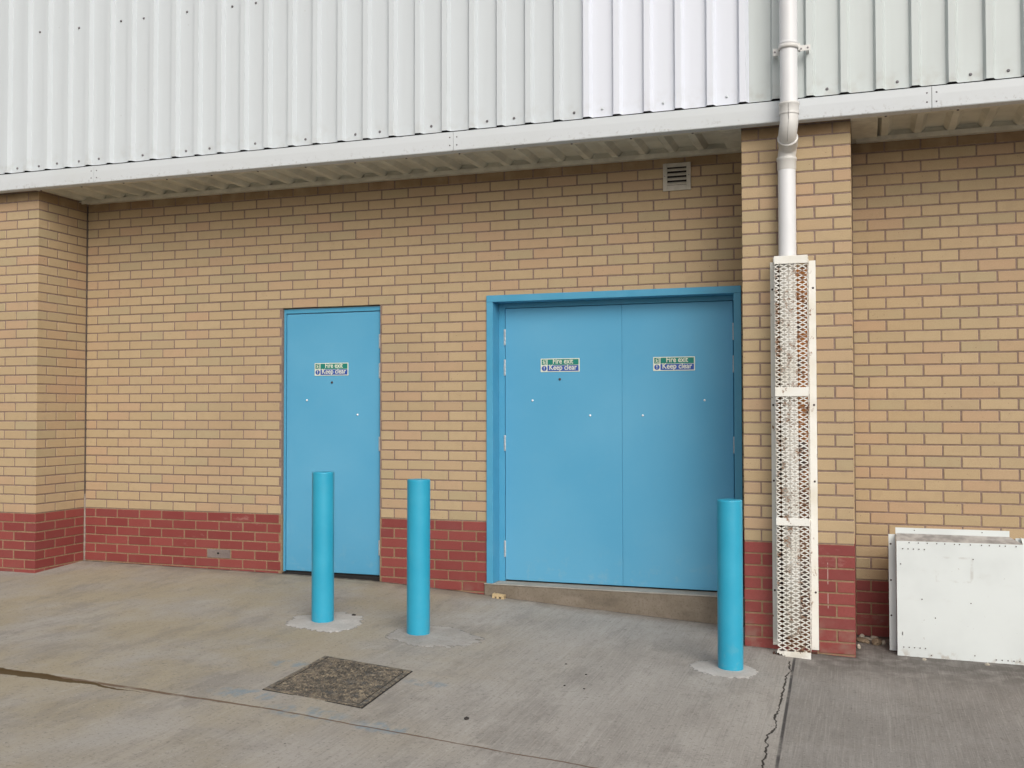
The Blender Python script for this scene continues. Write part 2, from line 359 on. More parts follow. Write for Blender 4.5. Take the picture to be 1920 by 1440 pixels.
def mat_ground():
    n = N('concrete_apron', .92, spec=.18); p = n.xyz(); x, y = p[0], p[1]
    big = n.noise(.7, 5, rough=.6); mid = n.noise(3.2, 7, k=(1, .36, 1), rough=.68, off=(3, 1, 0)); fine = n.noise(55, 4, rough=.7)
    c = n.mix(n.ramp(mid, .33, .68), (.305, .287, .264), (.380, .360, .333))
    # yellow-brown algae film over the left of the apron
    al = n.math('MULTIPLY', n.ramp(n.math('ADD', x, n.math('MULTIPLY', big, 3.0)), 4.2, 6.4, 1, 0), n.ramp(n.noise(1.6, 5, off=(7, 2, 0), rough=.6), .32, .62, .15, .75))
    c = n.mix(al, c, (.350, .300, .205))
    lp = n.ramp(n.noise(1.1, 5, off=(2, 9, 0)), .52, .72, 0, .55); c = n.mix(lp, c, (.40, .385, .36))
    dp = n.ramp(n.noise(2.4, 6, off=(12, 4, 0), rough=.7), .54, .70, 0, .45); c = n.mix(dp, c, (.23, .215, .195))
    sm = n.noise(1, 6, k=(10, 2.2, 1), off=(6, 6, 0), rough=.7); c = n.mix(n.ramp(sm, .62, .76, 0, .32), c, (.54, .52, .49)); c = n.mix(n.ramp(sm, .26, .42, .22, 0), c, (.15, .138, .12))
    sn = n.noise(1, 7, k=(3.2, 1.1, 1), off=(1, 3, 0), rough=.75); c = n.mix(n.ramp(sn, .5, .66, 0, .42), c, (.205, .19, .175))
    # right-hand slab: darker, older mix
    jb = n.math('MULTIPLY_ADD', y, -.022, 5.925)
    db = n.math('SUBTRACT', x, jb)
    rs = n.ramp(db, -.004, .004)
    cr = n.mix(n.ramp(n.noise(2.1, 6, off=(4, 4, 0), rough=.65), .3, .7), (.220, .209, .196), (.292, .279, .264))
    cr = n.mix(n.ramp(n.noise(4, 5, off=(1, 5, 0)), .55, .72, 0, .4), cr, (.215, .20, .18))
    c = n.mix(n.math('MULTIPLY', rs, .85), c, cr)
    # brushed lines running out from the wall
    bn = n.noise(1, 5, k=(130, 3.5, 1), rough=.6); bn2 = n.noise(1, 4, k=(24, .8, 1), off=(5, 0, 0))
    brm = n.ramp(n.math('ADD', x, n.math('MULTIPLY', big, 2)), 3.6, 5.6, .22, 1)
    c = n.mix(n.math('MULTIPLY', n.ramp(bn, .50, .70), n.math('MULTIPLY', brm, .26)), c, (.46, .44, .41))
    c = n.mix(n.math('MULTIPLY', n.ramp(bn, .30, .46, 1, 0), n.math('MULTIPLY', brm, .20)), c, (.11, .10, .092))
    c = n.mix(n.math('MULTIPLY', n.ramp(bn2, .62, .74), n.math('MULTIPLY', brm, .20)), c, (.50, .48, .45))
    # grit
    c = n.mix(n.ramp(fine, .54, .68, 0, .42), c, (.10, .092, .083)); c = n.mix(n.ramp(n.noise(90, 3, off=(3, 3, 3)), .62, .70, 0, .5), c, (.45, .43, .40))
    sp = n.math('MULTIPLY', n.ramp(n.voro(16)[0], .05, .09, 1, 0), n.ramp(n.noise(6, 1, off=(9, 0, 0)), .57, .63)); c = n.mix(n.math('MULTIPLY', sp, .6), c, (.52, .50, .46))
    sp2 = n.math('MULTIPLY', n.ramp(n.voro(11)[0], .04, .07, 1, 0), n.ramp(n.noise(5, 1, off=(0, 8, 0)), .60, .66)); c = n.mix(n.math('MULTIPLY', sp2, .8), c, (.04, .035, .03))
    # blue paint scuffs round the manhole
    for (bx, by, rr) in ((3.42, -2.78, .24), (3.85, -2.92, .26), (4.16, -2.22, .16), (3.30, -2.20, .2), (4.25, -2.95, .2)):
        dd = n.math('ADD', n.math('POWER', n.math('DIVIDE', n.math('SUBTRACT', x, bx), rr), 2), n.math('POWER', n.math('DIVIDE', n.math('SUBTRACT', y, by), rr*.45), 2))
        mk = n.math('MULTIPLY', n.ramp(dd, .1, 1.0, 1, 0), n.ramp(n.noise(17, 5, k=(1, .5, 1), rough=.65), .42, .66, 0, .58)); c = n.mix(mk, c, (.15, .25, .33))
    agg = n.ramp(n.voro(150)[0], .12, .30, .30, 0); c = n.mix(n.math('MULTIPLY', agg, n.ramp(n.noise(3, 3), .35, .6, .3, 1)), c, (.13, .12, .11))
    # dark strip at the wall feet: contact dirt with step shadow painted in
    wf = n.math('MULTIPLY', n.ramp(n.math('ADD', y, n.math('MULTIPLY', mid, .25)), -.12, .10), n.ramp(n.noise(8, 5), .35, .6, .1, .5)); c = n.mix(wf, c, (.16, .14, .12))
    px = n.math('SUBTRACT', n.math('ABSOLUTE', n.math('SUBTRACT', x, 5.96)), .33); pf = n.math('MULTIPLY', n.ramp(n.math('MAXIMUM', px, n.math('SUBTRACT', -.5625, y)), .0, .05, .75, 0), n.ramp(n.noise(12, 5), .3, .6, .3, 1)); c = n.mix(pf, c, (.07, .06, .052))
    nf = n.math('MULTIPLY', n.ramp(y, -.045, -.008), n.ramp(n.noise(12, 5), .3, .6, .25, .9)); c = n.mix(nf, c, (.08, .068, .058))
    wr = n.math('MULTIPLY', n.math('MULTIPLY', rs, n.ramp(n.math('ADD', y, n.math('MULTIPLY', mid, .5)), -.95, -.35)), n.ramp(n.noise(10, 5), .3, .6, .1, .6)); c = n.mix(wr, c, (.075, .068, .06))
    # construction joint parallel to the wall, brown silt spilling from its left end
    ja = n.math('ADD', y, n.math('MULTIPLY_ADD', x, .042, 2.795)); wob = n.math('MULTIPLY', n.math('SUBTRACT', n.noise(5, 4), .5), .035); ja = n.math('ADD', ja, wob)
    aja = n.math('ABSOLUTE', ja)
    lw = n.ramp(x, 2.2, 4.4, .018, .006)
    line = n.ramp(n.math('DIVIDE', aja, lw), .6, 1.4, 1, 0); line = n.math('MULTIPLY', line, n.ramp(n.noise(9, 4), .3, .5, .35, .85))
    c = n.mix(line, c, (.13, .078, .050))
    lite = n.math('MULTIPLY', n.ramp(n.math('ABSOLUTE', n.math('ADD', ja, -.03)), .004, .03, 1, 0), n.ramp(n.noise(6, 4, off=(4, 0, 0)), .5, .62, 0, .45)); c = n.mix(lite, c, (.42, .39, .35))
    ww = n.ramp(x, 1.9, 3.1, .055, .0); sd2 = n.math('ADD', ja, n.math('MULTIPLY', n.noise(4.5, 4), .13)); 
    stn = n.math('MULTIPLY', n.ramp(n.math('ABSOLUTE', n.math('ADD', sd2, -.035)), n.math('MULTIPLY', ww, .75), ww, 1, 0), n.ramp(x, 2.75, 3.15, .95, 0)); c = n.mix(stn, c, (.085, .055, .022))
    # straight joint and wandering crack out from the downpipe
    jl = n.math('MULTIPLY', n.ramp(n.math('ABSOLUTE', db), .004, .011, 1, 0), n.ramp(n.noise(4, 3, off=(0, 3, 0)), .35, .55, .35, .9)); c = n.mix(jl, c, (.045, .043, .045))
    wv = n.comb(0, y, 0)
    ck = n.math('MULTIPLY_ADD', n.math('SUBTRACT', n.noise(3.2, 2, v=wv), .5), .10, 5.925)
    ck = n.math('MULTIPLY_ADD', n.math('SUBTRACT', n.noise(19, 4, v=wv, rough=.7), .5), .045, ck)
    cw = n.ramp(n.noise(7, 2, v=wv), .3, .7, .0022, .0065)
    dc = n.math('DIVIDE', n.math('ABSOLUTE', n.math('SUBTRACT', x, ck)), cw)
    cm = n.math('MULTIPLY', n.ramp(dc, .7, 1.3, 1, 0), n.ramp(y, -.85, -.80, 1, 0)); c = n.mix(n.math('MULTIPLY', cm, .92), c, (.022, .018, .016))
    h = n.math('ADD', n.math('MULTIPLY', fine, .5), n.math('MULTIPLY', bn, n.math('MULTIPLY', brm, .7)))
    h = n.math('SUBTRACT', n.math('SUBTRACT', h, n.math('MULTIPLY', cm, 1.5)), n.math('MULTIPLY', line, .6))
    return n.out(c, h, .42, .005)
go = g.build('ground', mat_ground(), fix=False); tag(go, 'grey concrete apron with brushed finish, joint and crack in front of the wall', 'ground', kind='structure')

# ------------------------------------------------------------------ building
BX, CZ = .225, .075
bld = empty('warehouse_building', (2.8, 0, gz(2.8, 0)))
tag(bld, 'brick and white ribbed steel warehouse wall with three blue fire door leaves', 'building')
D = .5625; P0 = 5.628; P1 = P0+.665; YR = .02

def brick(mb, mr, x0, x1, y0, y1, k, red, jx=.0006, js=0):
    z0, z1 = k*CZ+.005, (k+1)*CZ-.005
    j = random.uniform(-.0009, .0009); t = random.uniform(-.0008, .0008); u = random.uniform(-.0012, .0012)
    (mr if red else mb).box(x0+u, x1+u*.5, y0+j, y1, z0+t, z1+t, .0028, rnd())
my, rd = MB(), MB()
sk = {(5.5, -5)}                                                  # grey block sits there
def wallrow(k, a, b, Y, start, holes, kred, depth=.10):
    cuts = []
    n0 = math.floor((a-start)/BX)-1
    off = 0 if k % 2 == 0 else .5
    n_ = n0
    while start+(n_+off)*BX < b:
        x0, x1 = start+(n_+off)*BX+.005, start+(n_+1+off)*BX-.005
        x0, x1 = max(x0, a), min(x1, b)
        segs = [(x0, x1)]
        for (h0, h1, ht) in holes:
            if (k+.5)*CZ < ht:
                new = []
                for s0, s1 in segs:
                    if s1 <= h0 or s0 >= h1: new.append((s0, s1)); continue
                    if s0 < h0: new.append((s0, h0))
                    if s1 > h1: new.append((h1, s1))
                segs = new
        for s0, s1 in segs:
            if s1-s0 > .018 and not (Y == 0 and (round(n_+off, 1), k) in sk): brick(my, rd, s0, s1, Y, Y+depth, k, k < kred)
        n_ += 1
holes = [(1.925, 2.812, 1.65), (3.705, 5.56, 1.65)]
for k in range(-10, 37): wallrow(k, .003, P0-.012, 0, 0, holes, 0)
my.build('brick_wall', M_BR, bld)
for (u0, u1) in ((0, 1.93), (2.8, 3.71), (5.5, 6)):
    pm = MB(); nb = len(rd.v)//24
    for q in range(nb):
        if u0 <= rd.v[q*24][0] < u1: pm.add(rd.v[q*24:q*24+24], [tuple(i-q*24 for i in f) for f in rd.f[q*26:q*26+26]], rd.c[q*24])
    pm.build('brick_plinth', M_RD, bld)
mo = MB(); mo.cur = 0; MO = .0035
def mort(x0, x1, y, zs):
    for z0, z1, red in zs:
        mo.cur = 1 if red else 0; mo.box(x0, x1, y+MO, y+.095, z0, z1)
full = [(-.8, -.001, 1), (-.001, 2.76, 0)]
mort(-.06, 1.935, 0, full); mort(2.802, 3.715, 0, full); mort(1.935, 2.802, 0, [(1.655, 2.76, 0)]); mort(3.715, 5.55, 0, [(1.655, 2.76, 0)]); mort(5.55, P0, 0, full)
mo.build('mortar_joint', [M_MY, M_MR], bld)
# neighbouring bays
for nm, a, b, Y, st, kr in (('side_wall', P1+.003, 10.5, YR, 6.2764, -4), ('far_side_wall', -3.6, -.668, 0, -.665, 0)):
    my, rd = MB(), MB()
    for k in range(-11, 37): wallrow(k, a, b, Y, st, [], kr)
    w_ = my.build(nm, M_BR, bld)
    rd.build('brick_plinth', M_RD, w_)
    mo = MB(); zb = kr*CZ
    mort(a-.01, b, Y, [(-.85, zb-.001, 1), (zb-.001, 2.76, 0)]); mo.build('mortar_joint', [M_MY, M_MR], w_)
# brick piers
def pier(x0, label):
    my, rd = MB(), MB()
    for k in range(-11, 36):
        red = k < 0; f = lambda a: x0+a*BX
        e = f(3)-.01
        if k % 2:
            for i in range(3): brick(my, rd, f(i), f(i+1)-.01, -D, -D+.1025, k, red)
            for (q0, q1) in ((.5, 1.5), (1.5, 2.5)):
                for (xa, xb) in ((x0, x0+.1025), (e-.1025, e)): brick(my, rd, xa, xb, -D+q0*BX, min(-D+q1*BX-.01, -.004), k, red)
        else:
            for i in (.5, 1.5): brick(my, rd, f(i), f(i+1)-.01, -D, -D+.1025, k, red)
            for (q0, q1) in ((0, 1), (1, 2), (2, 2.5)):
                for (xa, xb) in ((x0, x0+.1025), (e-.1025, e)): brick(my, rd, xa, xb, -D+q0*BX, min(-D+q1*BX-.01, -.004), k, red)
    p = my.build('brick_pillar', M_BR, bld); p['label'] = label
    rd.build('brick_plinth', M_RD, p)
    mo = MB()
    for z0, z1, c in ((-.85, -.001, 1), (-.001, 2.70, 0)): mo.cur = c; mo.box(x0+.0035, x0+.6615, -D+.0035, .003 if x0 > 0 else .05, z0, z1)
    mo.build('mortar_joint', [M_MY, M_MR], p)
pier(P0, 'brick pillar behind the white downpipe')
pier(-.665, 'brick pillar at the far left corner')
s = MB(); s.box(-.003, .008, -.006, .006, .12, 2.60); s.build('sealant_joint', M_SEALD, bld)
s = MB(); s.box(-.003, .009, -.007, .006, -.47, .119); s.build('sealant_joint', M_SEALL, bld)
# grey vent block in the plinth
s = MB(); s.box(1.2375+.003, 1.4625-.006, -.002, .09, -.372, -.303, .002); s.cur = 1; s.prism([(1.345+.011*math.cos(a*.785), -.334+.009*math.sin(a*.785)) for a in range(8)], -.0035, -.001)
o = s.build('vent_block', [M_GREY, M_DK], bld); o['label'] = 'grey block with a dark hole in the red brick plinth'

# threshold step
s = MB(); X0, X1 = 3.668, P0-.002
s.box(X0, X1, -.012, .20, -.85, -.4635, .004); st = s.build('step_front', M_STF, None)
s = MB(); s.box(X0-.002, X1, -.016, .20, -.4630, -.4545, .003); stt = s.build('step_surface', M_STT, None)
stp = empty('threshold_step', (4.6, 0, gz(4.6, 0))); child(stp, bld); stp['label'] = 'concrete threshold step under the double doors'
bpy.context.view_layer.update()
def chain(o, p):
    o.parent = p; o.matrix_parent_inverse = p.matrix_world.inverted()
chain(st, stp); chain(stt, stp)

# ---- cladding
RIB0, RP = -.232-.2029*18, .2029
YC = -.652                         # pan plane
def sheet(name, x0, x1, z0, z1, mat, dy=0, label=None, th=.0012):
    pts = []; i = 0
    while RIB0+i*RP < x1+RP:
        c = RIB0+i*RP; i += 1
        for dx, h in ((-.034, 0), (-.019, .031), (.019, .031), (.034, 0)):
            pts.append((c+dx, YC-h))
    P = [p for p in pts if x0 < p[0] < x1]
    f = lambda x: next(a[1]+(b[1]-a[1])*(x-a[0])/(b[0]-a[0]) for a, b in zip(pts, pts[1:]) if a[0] <= x <= b[0])
    P = [(x0, f(x0))]+P+[(x1, f(x1))]
    m = MB(); n = len(P)
    vs = [(x, y+dy, z) for z in (z0, z1) for x, y in P]+[(x, y+dy+th, z) for z in (z0, z1) for x, y in P]
    fs = [(i, i+1, n+i+1, n+i) for i in range(n-1)]+[(2*n+i, 3*n+i, 3*n+i+1, 2*n+i+1) for i in range(n-1)]
    fs += [(i, 2*n+i, 2*n+i+1, i+1) for i in range(n-1)]+[(0, n, 3*n, 2*n), (n-1, 3*n-1, 4*n-1, 2*n-1)]
    m.add(vs, fs); o = m.build(name, mat, bld)
    if label: o['label'] = label
    return o
ZB, ZT = 2.768, 6.6
xa, xb = 4.643-.043, 5.665+.024
shL = sheet('cladding_sheet', -3.6, xa+.06, ZB, ZT, M_CL, 0, 'weathered ribbed steel sheeting over the left bay')
shW = sheet('cladding_sheet', xa, xb, ZB-.001, ZT, M_CW, -.0035, 'brighter white ribbed sheets left of the downpipe')
shR = sheet('cladding_sheet', xb-.05, 10.5, ZB, ZT, M_CR, 0, 'greenish white ribbed steel sheeting to the right of the downpipe')
def screw(x, z, par, mat=M_SCREW, y=YC):
    m = MB(); m.lathe([(.0095, 0), (.0095, -.002), (.0065, -.0025), (.0065, -.007), (.004, -.0085)], (x, y, z), 10, 'y'); m.build('screw', mat, par)
for x, z in ((-.12, 2.802), (.0, 2.803), (.28, 2.81), (.49, 2.81), (.69, 2.815), (1.09, 2.81), (1.49, 2.81), (1.7, 2.812), (2.113, 2.815), (2.518, 2.81), (2.91, 2.81), (3.115, 2.812), (3.526, 2.815), (3.93, 2.812), (4.137, 2.815), (4.543, 2.812),
             (.065, 3.894), (.48, 3.88), (.89, 3.885), (1.1, 3.88), (1.49, 3.88), (1.90, 3.87), (2.11, 3.87)):
    c = round((x-RIB0-RP/2)/RP)*RP+RIB0+RP/2; screw(c+random.uniform(-.012, .012), z, shL)
for x in (4.75, 5.15, 5.56): screw(round((x-RIB0-RP/2)/RP)*RP+RIB0+RP/2, 2.818, shW, M_CL, YC-.004)
for x, z in ((6.163, 2.806), (6.57, 2.808), (6.98, 2.81), (7.188, 2.811), (7.6, 2.81), (8.0, 2.81)): screw(round((x-RIB0-RP/2)/RP)*RP+RIB0+RP/2, z, shR)
b = MB(); b.box(-3.6, 10.5, -.60, -.59, 2.64, ZT+.05); b.box(-3.6, 10.5, -.70, 4, ZT+.005, ZT+.06); b.build('sheathing', M_DK, bld)

# ---- fascia flashing in lengths
YF = -.70
FP = [(YF+.045, 2.758), (YF+.004, 2.748), (YF, 2.744), (YF-.002, 2.700), (YF, 2.622), (YF+.003, 2.617), (YF+.075, 2.617), (YF+.085, 2.622), (YF+.085, 2.640)]
for (x0, x1) in ((-3.6, .668), (.670, 3.697), (3.699, 6.753), (6.756, 10.5)):
    m = MB(); n = len(FP); nseg = max(2, int((x1-x0)/.4)); rings = []
    for q in range(nseg+1):
        x = x0+(x1-x0)*q/nseg; w_ = .0022*mnoise.noise(Vector((x*1.7, 3, 0)))
        front = [(x, y+w_, z+w_*.6) for y, z in FP]; back = [(x, y+w_+.0015, z+w_*.6+.0015) for y, z in reversed(FP)]
        rings.append(front+back)
    m.loft(rings); m.cur = 1
    for xx in (x0+.025, x1-.025):
        for zz in (2.71, 2.655):
            m.lathe([(.0055, 0), (.0055, -.002), (.003, -.0035)], (xx, YF-.0005, zz), 8, 'y')
    m.build('fascia', [M_FA, M_SCREW], bld)
for x in (.669, 3.698, 6.7545): m = MB(); m.box(x-.0012, x+.0012, YF+.003, YF+.02, 2.62, 2.742); m.build('fascia_gap', M_DK, bld)

# ---- soffit between piers
def soffit(x0, x1, flatL, flatR, yw, oL=.045, eR=-.02):
    so_ = empty('soffit', ((x0+x1)/2, -.3, 2.62)); chain(so_, bld); so_['label'] = 'ribbed grey soffit under the overhang'
    bpy.context.view_layer.update()
    ya, yb = YF+.070, yw-.075
    # front lip
    m = MB(); m.box(x0, x1, YF+.078, YF+.135, 2.624, 2.628); m.box(x0, x1, YF+.131, YF+.135, 2.628, 2.668); chain(m.build('soffit_lip', M_TR), so_)
    # wall trim
    m = MB(); m.box(x0+.03, x1-.03, yb-.035, yw-.003, 2.616, 2.619); m.box(x0+.03, x1-.03, yb-.037, yb-.0345, 2.600, 2.632); chain(m.build('wall_trim', M_TR), so_)
    for fl, a0, a1 in ((flatL, x0, x0+flatL), (flatR, x1-flatR, x1)):
        if fl: m = MB(); m.box(a0, a1, YF+.136, yb-.038, 2.622, 2.626); chain(m.build('closing_plate', M_TR), so_)
    for a0 in (x0, x1-.03): m = MB(); m.box(a0, a0+.030, yb-.037, yw-.003, 2.6195, 2.6225); chain(m.build('trim_end', M_TR), so_)
    # ribbed sheet, crests down
    P = []; c = x0+flatL+oL
    while c < x1-flatR+.06:
        for dx, h in ((-.048, 0), (-.020, .034), (.020, .034), (.048, 0)):
            if c+dx < x1-flatR-.004: P.append((c+dx, 2.664-h))
        c += RP
    P.append((x1-flatR-.003, 2.664))
    n = len(P); m = MB(); y0, y1 = YF+.13, yb-.02
    vs = [(x, y, z) for y in (y0, y1) for x, z in P]+[(x, y, z+.0015) for y in (y0, y1) for x, z in P]
    fs = [(i, i+1, n+i+1, n+i) for i in range(n-1)]+[(2*n+i, 3*n+i, 3*n+i+1, 2*n+i+1) for i in range(n-1)]+[(i, 2*n+i, 2*n+i+1, i+1) for i in range(n-1)]+[(n+i, n+i+1, 3*n+i+1, 3*n+i) for i in range(n-1)]
    m.add(vs, fs); chain(m.build('ribbed_sheet', M_SO), so_)
    m = MB(); m.box(x0+.03, x1-.03, yb-.020, yb-.018, 2.6195, 2.668); chain(m.build('added_gap_strip', M_SO), so_)  # pale strip added to lighten the gaps at the sheet ends
    m = MB(); m.box(x0, x1, YF+.09, yw+.01, 2.70, 2.71); chain(m.build('soffit_void', M_VOID), so_)
    c = x0+flatL+.045
    while c < x1-flatR:
        m = MB(); m.lathe([(.008, 0), (.008, -.002), (.005, -.006)], (c, YF+.112, 2.624), 8, 'z'); chain(m.build('screw', M_SCREW), so_)
        c += RP*2
soffit(.002, P0-.002, .0, .14, 0, .03, -.05)
soffit(P1+.002, 10.5, .16, 0, YR)
soffit(-3.6, -.667, 0, 0, 0)

# ------------------------------------------------------------------ doors
def hinge(x, z0, z1, y, par):
    m = MB(); n = 4; L_ = (z1-z0)/n
    m.box(x-.011, x+.011, y+.004, y+.006, z0, z1)
    for i in range(n): m.lathe([(.0055, z0+i*L_+.0008), (.0062, z0+i*L_+.002), (.0062, z0+(i+1)*L_-.002), (.0055, z0+(i+1)*L_-.0008)], (x, y, 0), 12)
    chain(m.build('hinge', M_SILVER), par)
def bolt(x, z, y, par, mat=M_DOME, nm='bolt_head', r=.0085):
    m = MB(); m.lathe([(r, .0), (r*.98, -.0025), (r*.75, -.006), (r*.35, -.008), (r*.05, -.0085)], (x, y, z), 14, 'y'); chain(m.build(nm, mat), par)
def leaf(x0, x1, z0, z1, y, label, extra=()):
    m = MB(); m.box(x0, x1, y, y+.045, z0, z1, .0025)
    o = m.build('door', M_DO); chain(o, bld); o['label'] = label; bpy.context.view_layer.update(); return o
# single door
YD = .034
m = MB()
m.box(1.927, 1.952, YD-.006, YD+.06, -.455, 1.646, .0015); m.box(2.788, 2.810, YD-.006, YD+.06, -.455, 1.646, .0015)
m.box(1.952, 2.788, YD-.006, YD+.06, 1.612, 1.646, .0015)
f1 = m.build('door_frame', M_FR); chain(f1, bld); f1['label'] = 'thin blue steel frame of the single door'
d1 = leaf(1.956, 2.784, -.447, 1.606, YD+.001, 'single blue steel fire door with a fire exit sign')
m = MB(); m.box(1.93, 2.81, .012, .10, -.6, -.464); m.box(1.952, 2.788, YD+.012, .10, -.465, -.447); m.cur = 1; chain(m.build('door_sill', [M_DK, M_STT]), bld)
for z0, z1 in ((1.316, 1.428), (1.083, 1.199), (.515, .627), (-.294, -.178)): hinge(2.7865, z0, z1, YD-.004, d1)
bolt(2.142, .914, YD, d1); bolt(2.592, .799, YD, d1); bolt(2.366, 1.054, YD, d1, M_HOLE, 'peephole', .0095)
# double door
m = MB()
YJ = -.014
m.box(3.687, 3.737, YJ, .175, -.4545, 1.6395, .002); m.box(5.508, 5.560, YJ, .175, -.4545, 1.6395, .002)
m.box(3.687, 5.560, YJ-.002, .175, 1.640, 1.690, .002)
m.box(3.737, 3.786, .125, .175, -.4545, 1.6395, .0015); m.box(5.492, 5.508, .125, .175, -.4545, 1.6395, .0015); m.box(3.786, 5.492, .125, .175, 1.605, 1.6395, .0015)
f2 = m.build('door_frame', M_FR); chain(f2, bld); f2['label'] = 'deep blue steel frame round the double doors'
YL = .122
d2 = leaf(3.790, 4.6893, -.4425, 1.601, YL, 'left leaf of the blue steel double door')
d3 = leaf(4.6902, 5.4885, -.4425, 1.601, YL, 'right leaf of the blue steel double door')
m = MB(); m.box(3.786, 5.492, YL+.046, .19, -.4545, 1.62); chain(m.build('door_backing', M_DK), bld)
for z0, z1 in ((1.324, 1.445), (1.094, 1.215), (.525, .643), (-.273, -.150)): hinge(3.788, z0, z1, YL-.002, d2); hinge(5.4905, z0, z1, YL-.002, d3)
bolt(4.006, .904, YL, d2); bolt(4.450, .792, YL, d2); bolt(4.842, .792, YL, d3); bolt(5.287, .900, YL, d3); bolt(4.219, 1.061, YL, d2, M_HOLE, 'peephole', .0095)

# ------------------------------------------------------------------ fire exit signs
def text_mesh(body, size, x, y, z, maxw):
    c = bpy.data.curves.new('txt', 'FONT'); c.body = body; c.size = size; c.align_x = 'CENTER'; c.extrude = .0004; c.offset = .0008; c.resolution_u = 3
    o = bpy.data.objects.new('txt', c); col.objects.link(o); bpy.context.view_layer.update()
    me = bpy.data.meshes.new_from_object(o.evaluated_get(bpy.context.evaluated_depsgraph_get()))
    bpy.data.objects.remove(o); wd = max(v.co.x for v in me.vertices)-min(v.co.x for v in me.vertices); k = min(1.15, maxw/wd)
    vs = [(x+v.co.x*k, y-v.co.z, z+v.co.y) for v in me.vertices]; fs = [tuple(p.vertices) for p in me.polygons]
    bpy.data.meshes.remove(me); return vs, fs
def sign(xc, zc, y, label, W=.300, H=.100):
    e = empty('exit_sign', (xc, y, zc)); tag(e, label, 'sign', 'fire exit signs on the blue doors'); bpy.context.view_layer.update()
    m = MB(); m.box(xc-W/2, xc+W/2, y-.003, y-.0002, zc-H/2, zc+H/2, .0008); chain(m.build('sign_plate', M_SGW), e)
    xl = xc-W/2
    m = MB(); m.box(xl+.053, xl+W-.007, y-.0036, y-.0031, zc+.0015, zc+H/2-.006)
    m.box(xl+.008, xl+.047, y-.0036, y-.0031, zc+.003, zc+H/2-.006); chain(m.build('green_panel', M_SGG), e)
    m = MB(); m.box(xl+.053, xl+W-.007, y-.0036, y-.0031, zc-H/2+.006, zc-.0015)
    m.lathe([(.0195, 0), (.0195, -.0005)], (xl+.0275, y-.0031, zc-.0235), 28, 'y'); chain(m.build('blue_panel', M_SGB), e)
    m = MB(); vs, fs = text_mesh('Fire exit', .056, xl+.172, y-.0041, zc+.0115, .155); m.add(vs, fs); chain(m.build('lettering', M_SGW, fix=False), e)
    m = MB(); vs, fs = text_mesh('Keep clear', .056, xl+.172, y-.0041, zc-.0345, .212); m.add(vs, fs); chain(m.build('lettering', M_SGW, fix=False), e)
    m = MB(); m.prism([(xl+.0245, zc-.009), (xl+.0305, zc-.009), (xl+.0292, zc-.0275), (xl+.0258, zc-.0275)], y-.0045, y-.0037)
    m.lathe([(.0028, 0), (.0028, -.0006)], (xl+.0275, y-.0037, zc-.034), 10, 'y'); chain(m.build('exclamation_mark', M_SGW), e)
    # running figure and doorway
    m = MB(); q = lambda *p: [(xl+.008+a*.039, zc+.003+b*.041) for a, b in p]
    for poly in (q((.60,.08),(.92,.08),(.92,.92),(.60,.92),(.60,.84),(.84,.84),(.84,.16),(.60,.16)), q((.36,.70),(.52,.66),(.50,.42),(.36,.42)), q((.50,.60),(.70,.50),(.67,.43),(.48,.52)),
                 q((.38,.66),(.16,.58),(.14,.64),(.36,.74)), q((.36,.44),(.46,.44),(.30,.14),(.20,.16)), q((.42,.44),(.52,.44),(.62,.28),(.56,.10),(.48,.12),(.50,.28))): m.prism(poly, y-.0042, y-.0037)
    m.lathe([(.0032, 0), (.0032, -.0006)], (xl+.008+.43*.039, y-.0037, zc+.003+.82*.041), 12, 'y'); chain(m.build('pictogram', M_SGW), e)
sign(2.361, 1.159, YD, 'green and blue fire exit keep clear sign on the single door')
sign(4.221, 1.166, YL, 'fire exit sign above the dark peephole of the double doors')
sign(5.070, 1.163, YL, 'fire exit keep clear sign on the double door leaf beside the downpipe pillar')

# ------------------------------------------------------------------ louvre vent
e = empty('wall_vent', (5.12, 0, 2.48)); tag(e, 'small square off-white louvre vent high on the brick wall', 'vent'); bpy.context.view_layer.update()
x0, x1, z0, z1 = 5.022, 5.219, 2.382, 2.578
m = MB(); t = .030
m.box(x0, x0+t, -.016, -.001, z0, z1, .002); m.box(x1-t, x1, -.016, -.001, z0, z1, .002); m.box(x0+t, x1-t, -.0155, -.001, z1-.028, z1, .002); m.box(x0+t, x1-t, -.0155, -.001, z0, z0+.038, .002)
chain(m.build('vent_frame', M_LOUV), e)
for i in range(4):
    zc = z0+.050+i*.0325
    m = MB(); m.add([(x, y, z) for x in (x0+t, x1-t) for y, z in ((-.014, zc-.010), (-.014, zc-.004), (-.002, zc+.011), (-.002, zc+.005))], [(0, 1, 2, 3), (7, 6, 5, 4), (0, 4, 5, 1), (1, 5, 6, 2), (2, 6, 7, 3), (3, 7, 4, 0)]); chain(m.build('slat', M_LOUV), e)
m = MB(); m.box(x0+t-.002, x1-t+.002, -.0015, -.0008, z0+.03, z1-.02); chain(m.build('vent_opening', M_DK), e)
for xx in (x0+.013, x1-.013):
    m = MB(); m.lathe([(.004, 0), (.003, -.002)], (xx, -.016, 2.487), 8, 'y'); chain(m.build('screw', M_SCREW), e)

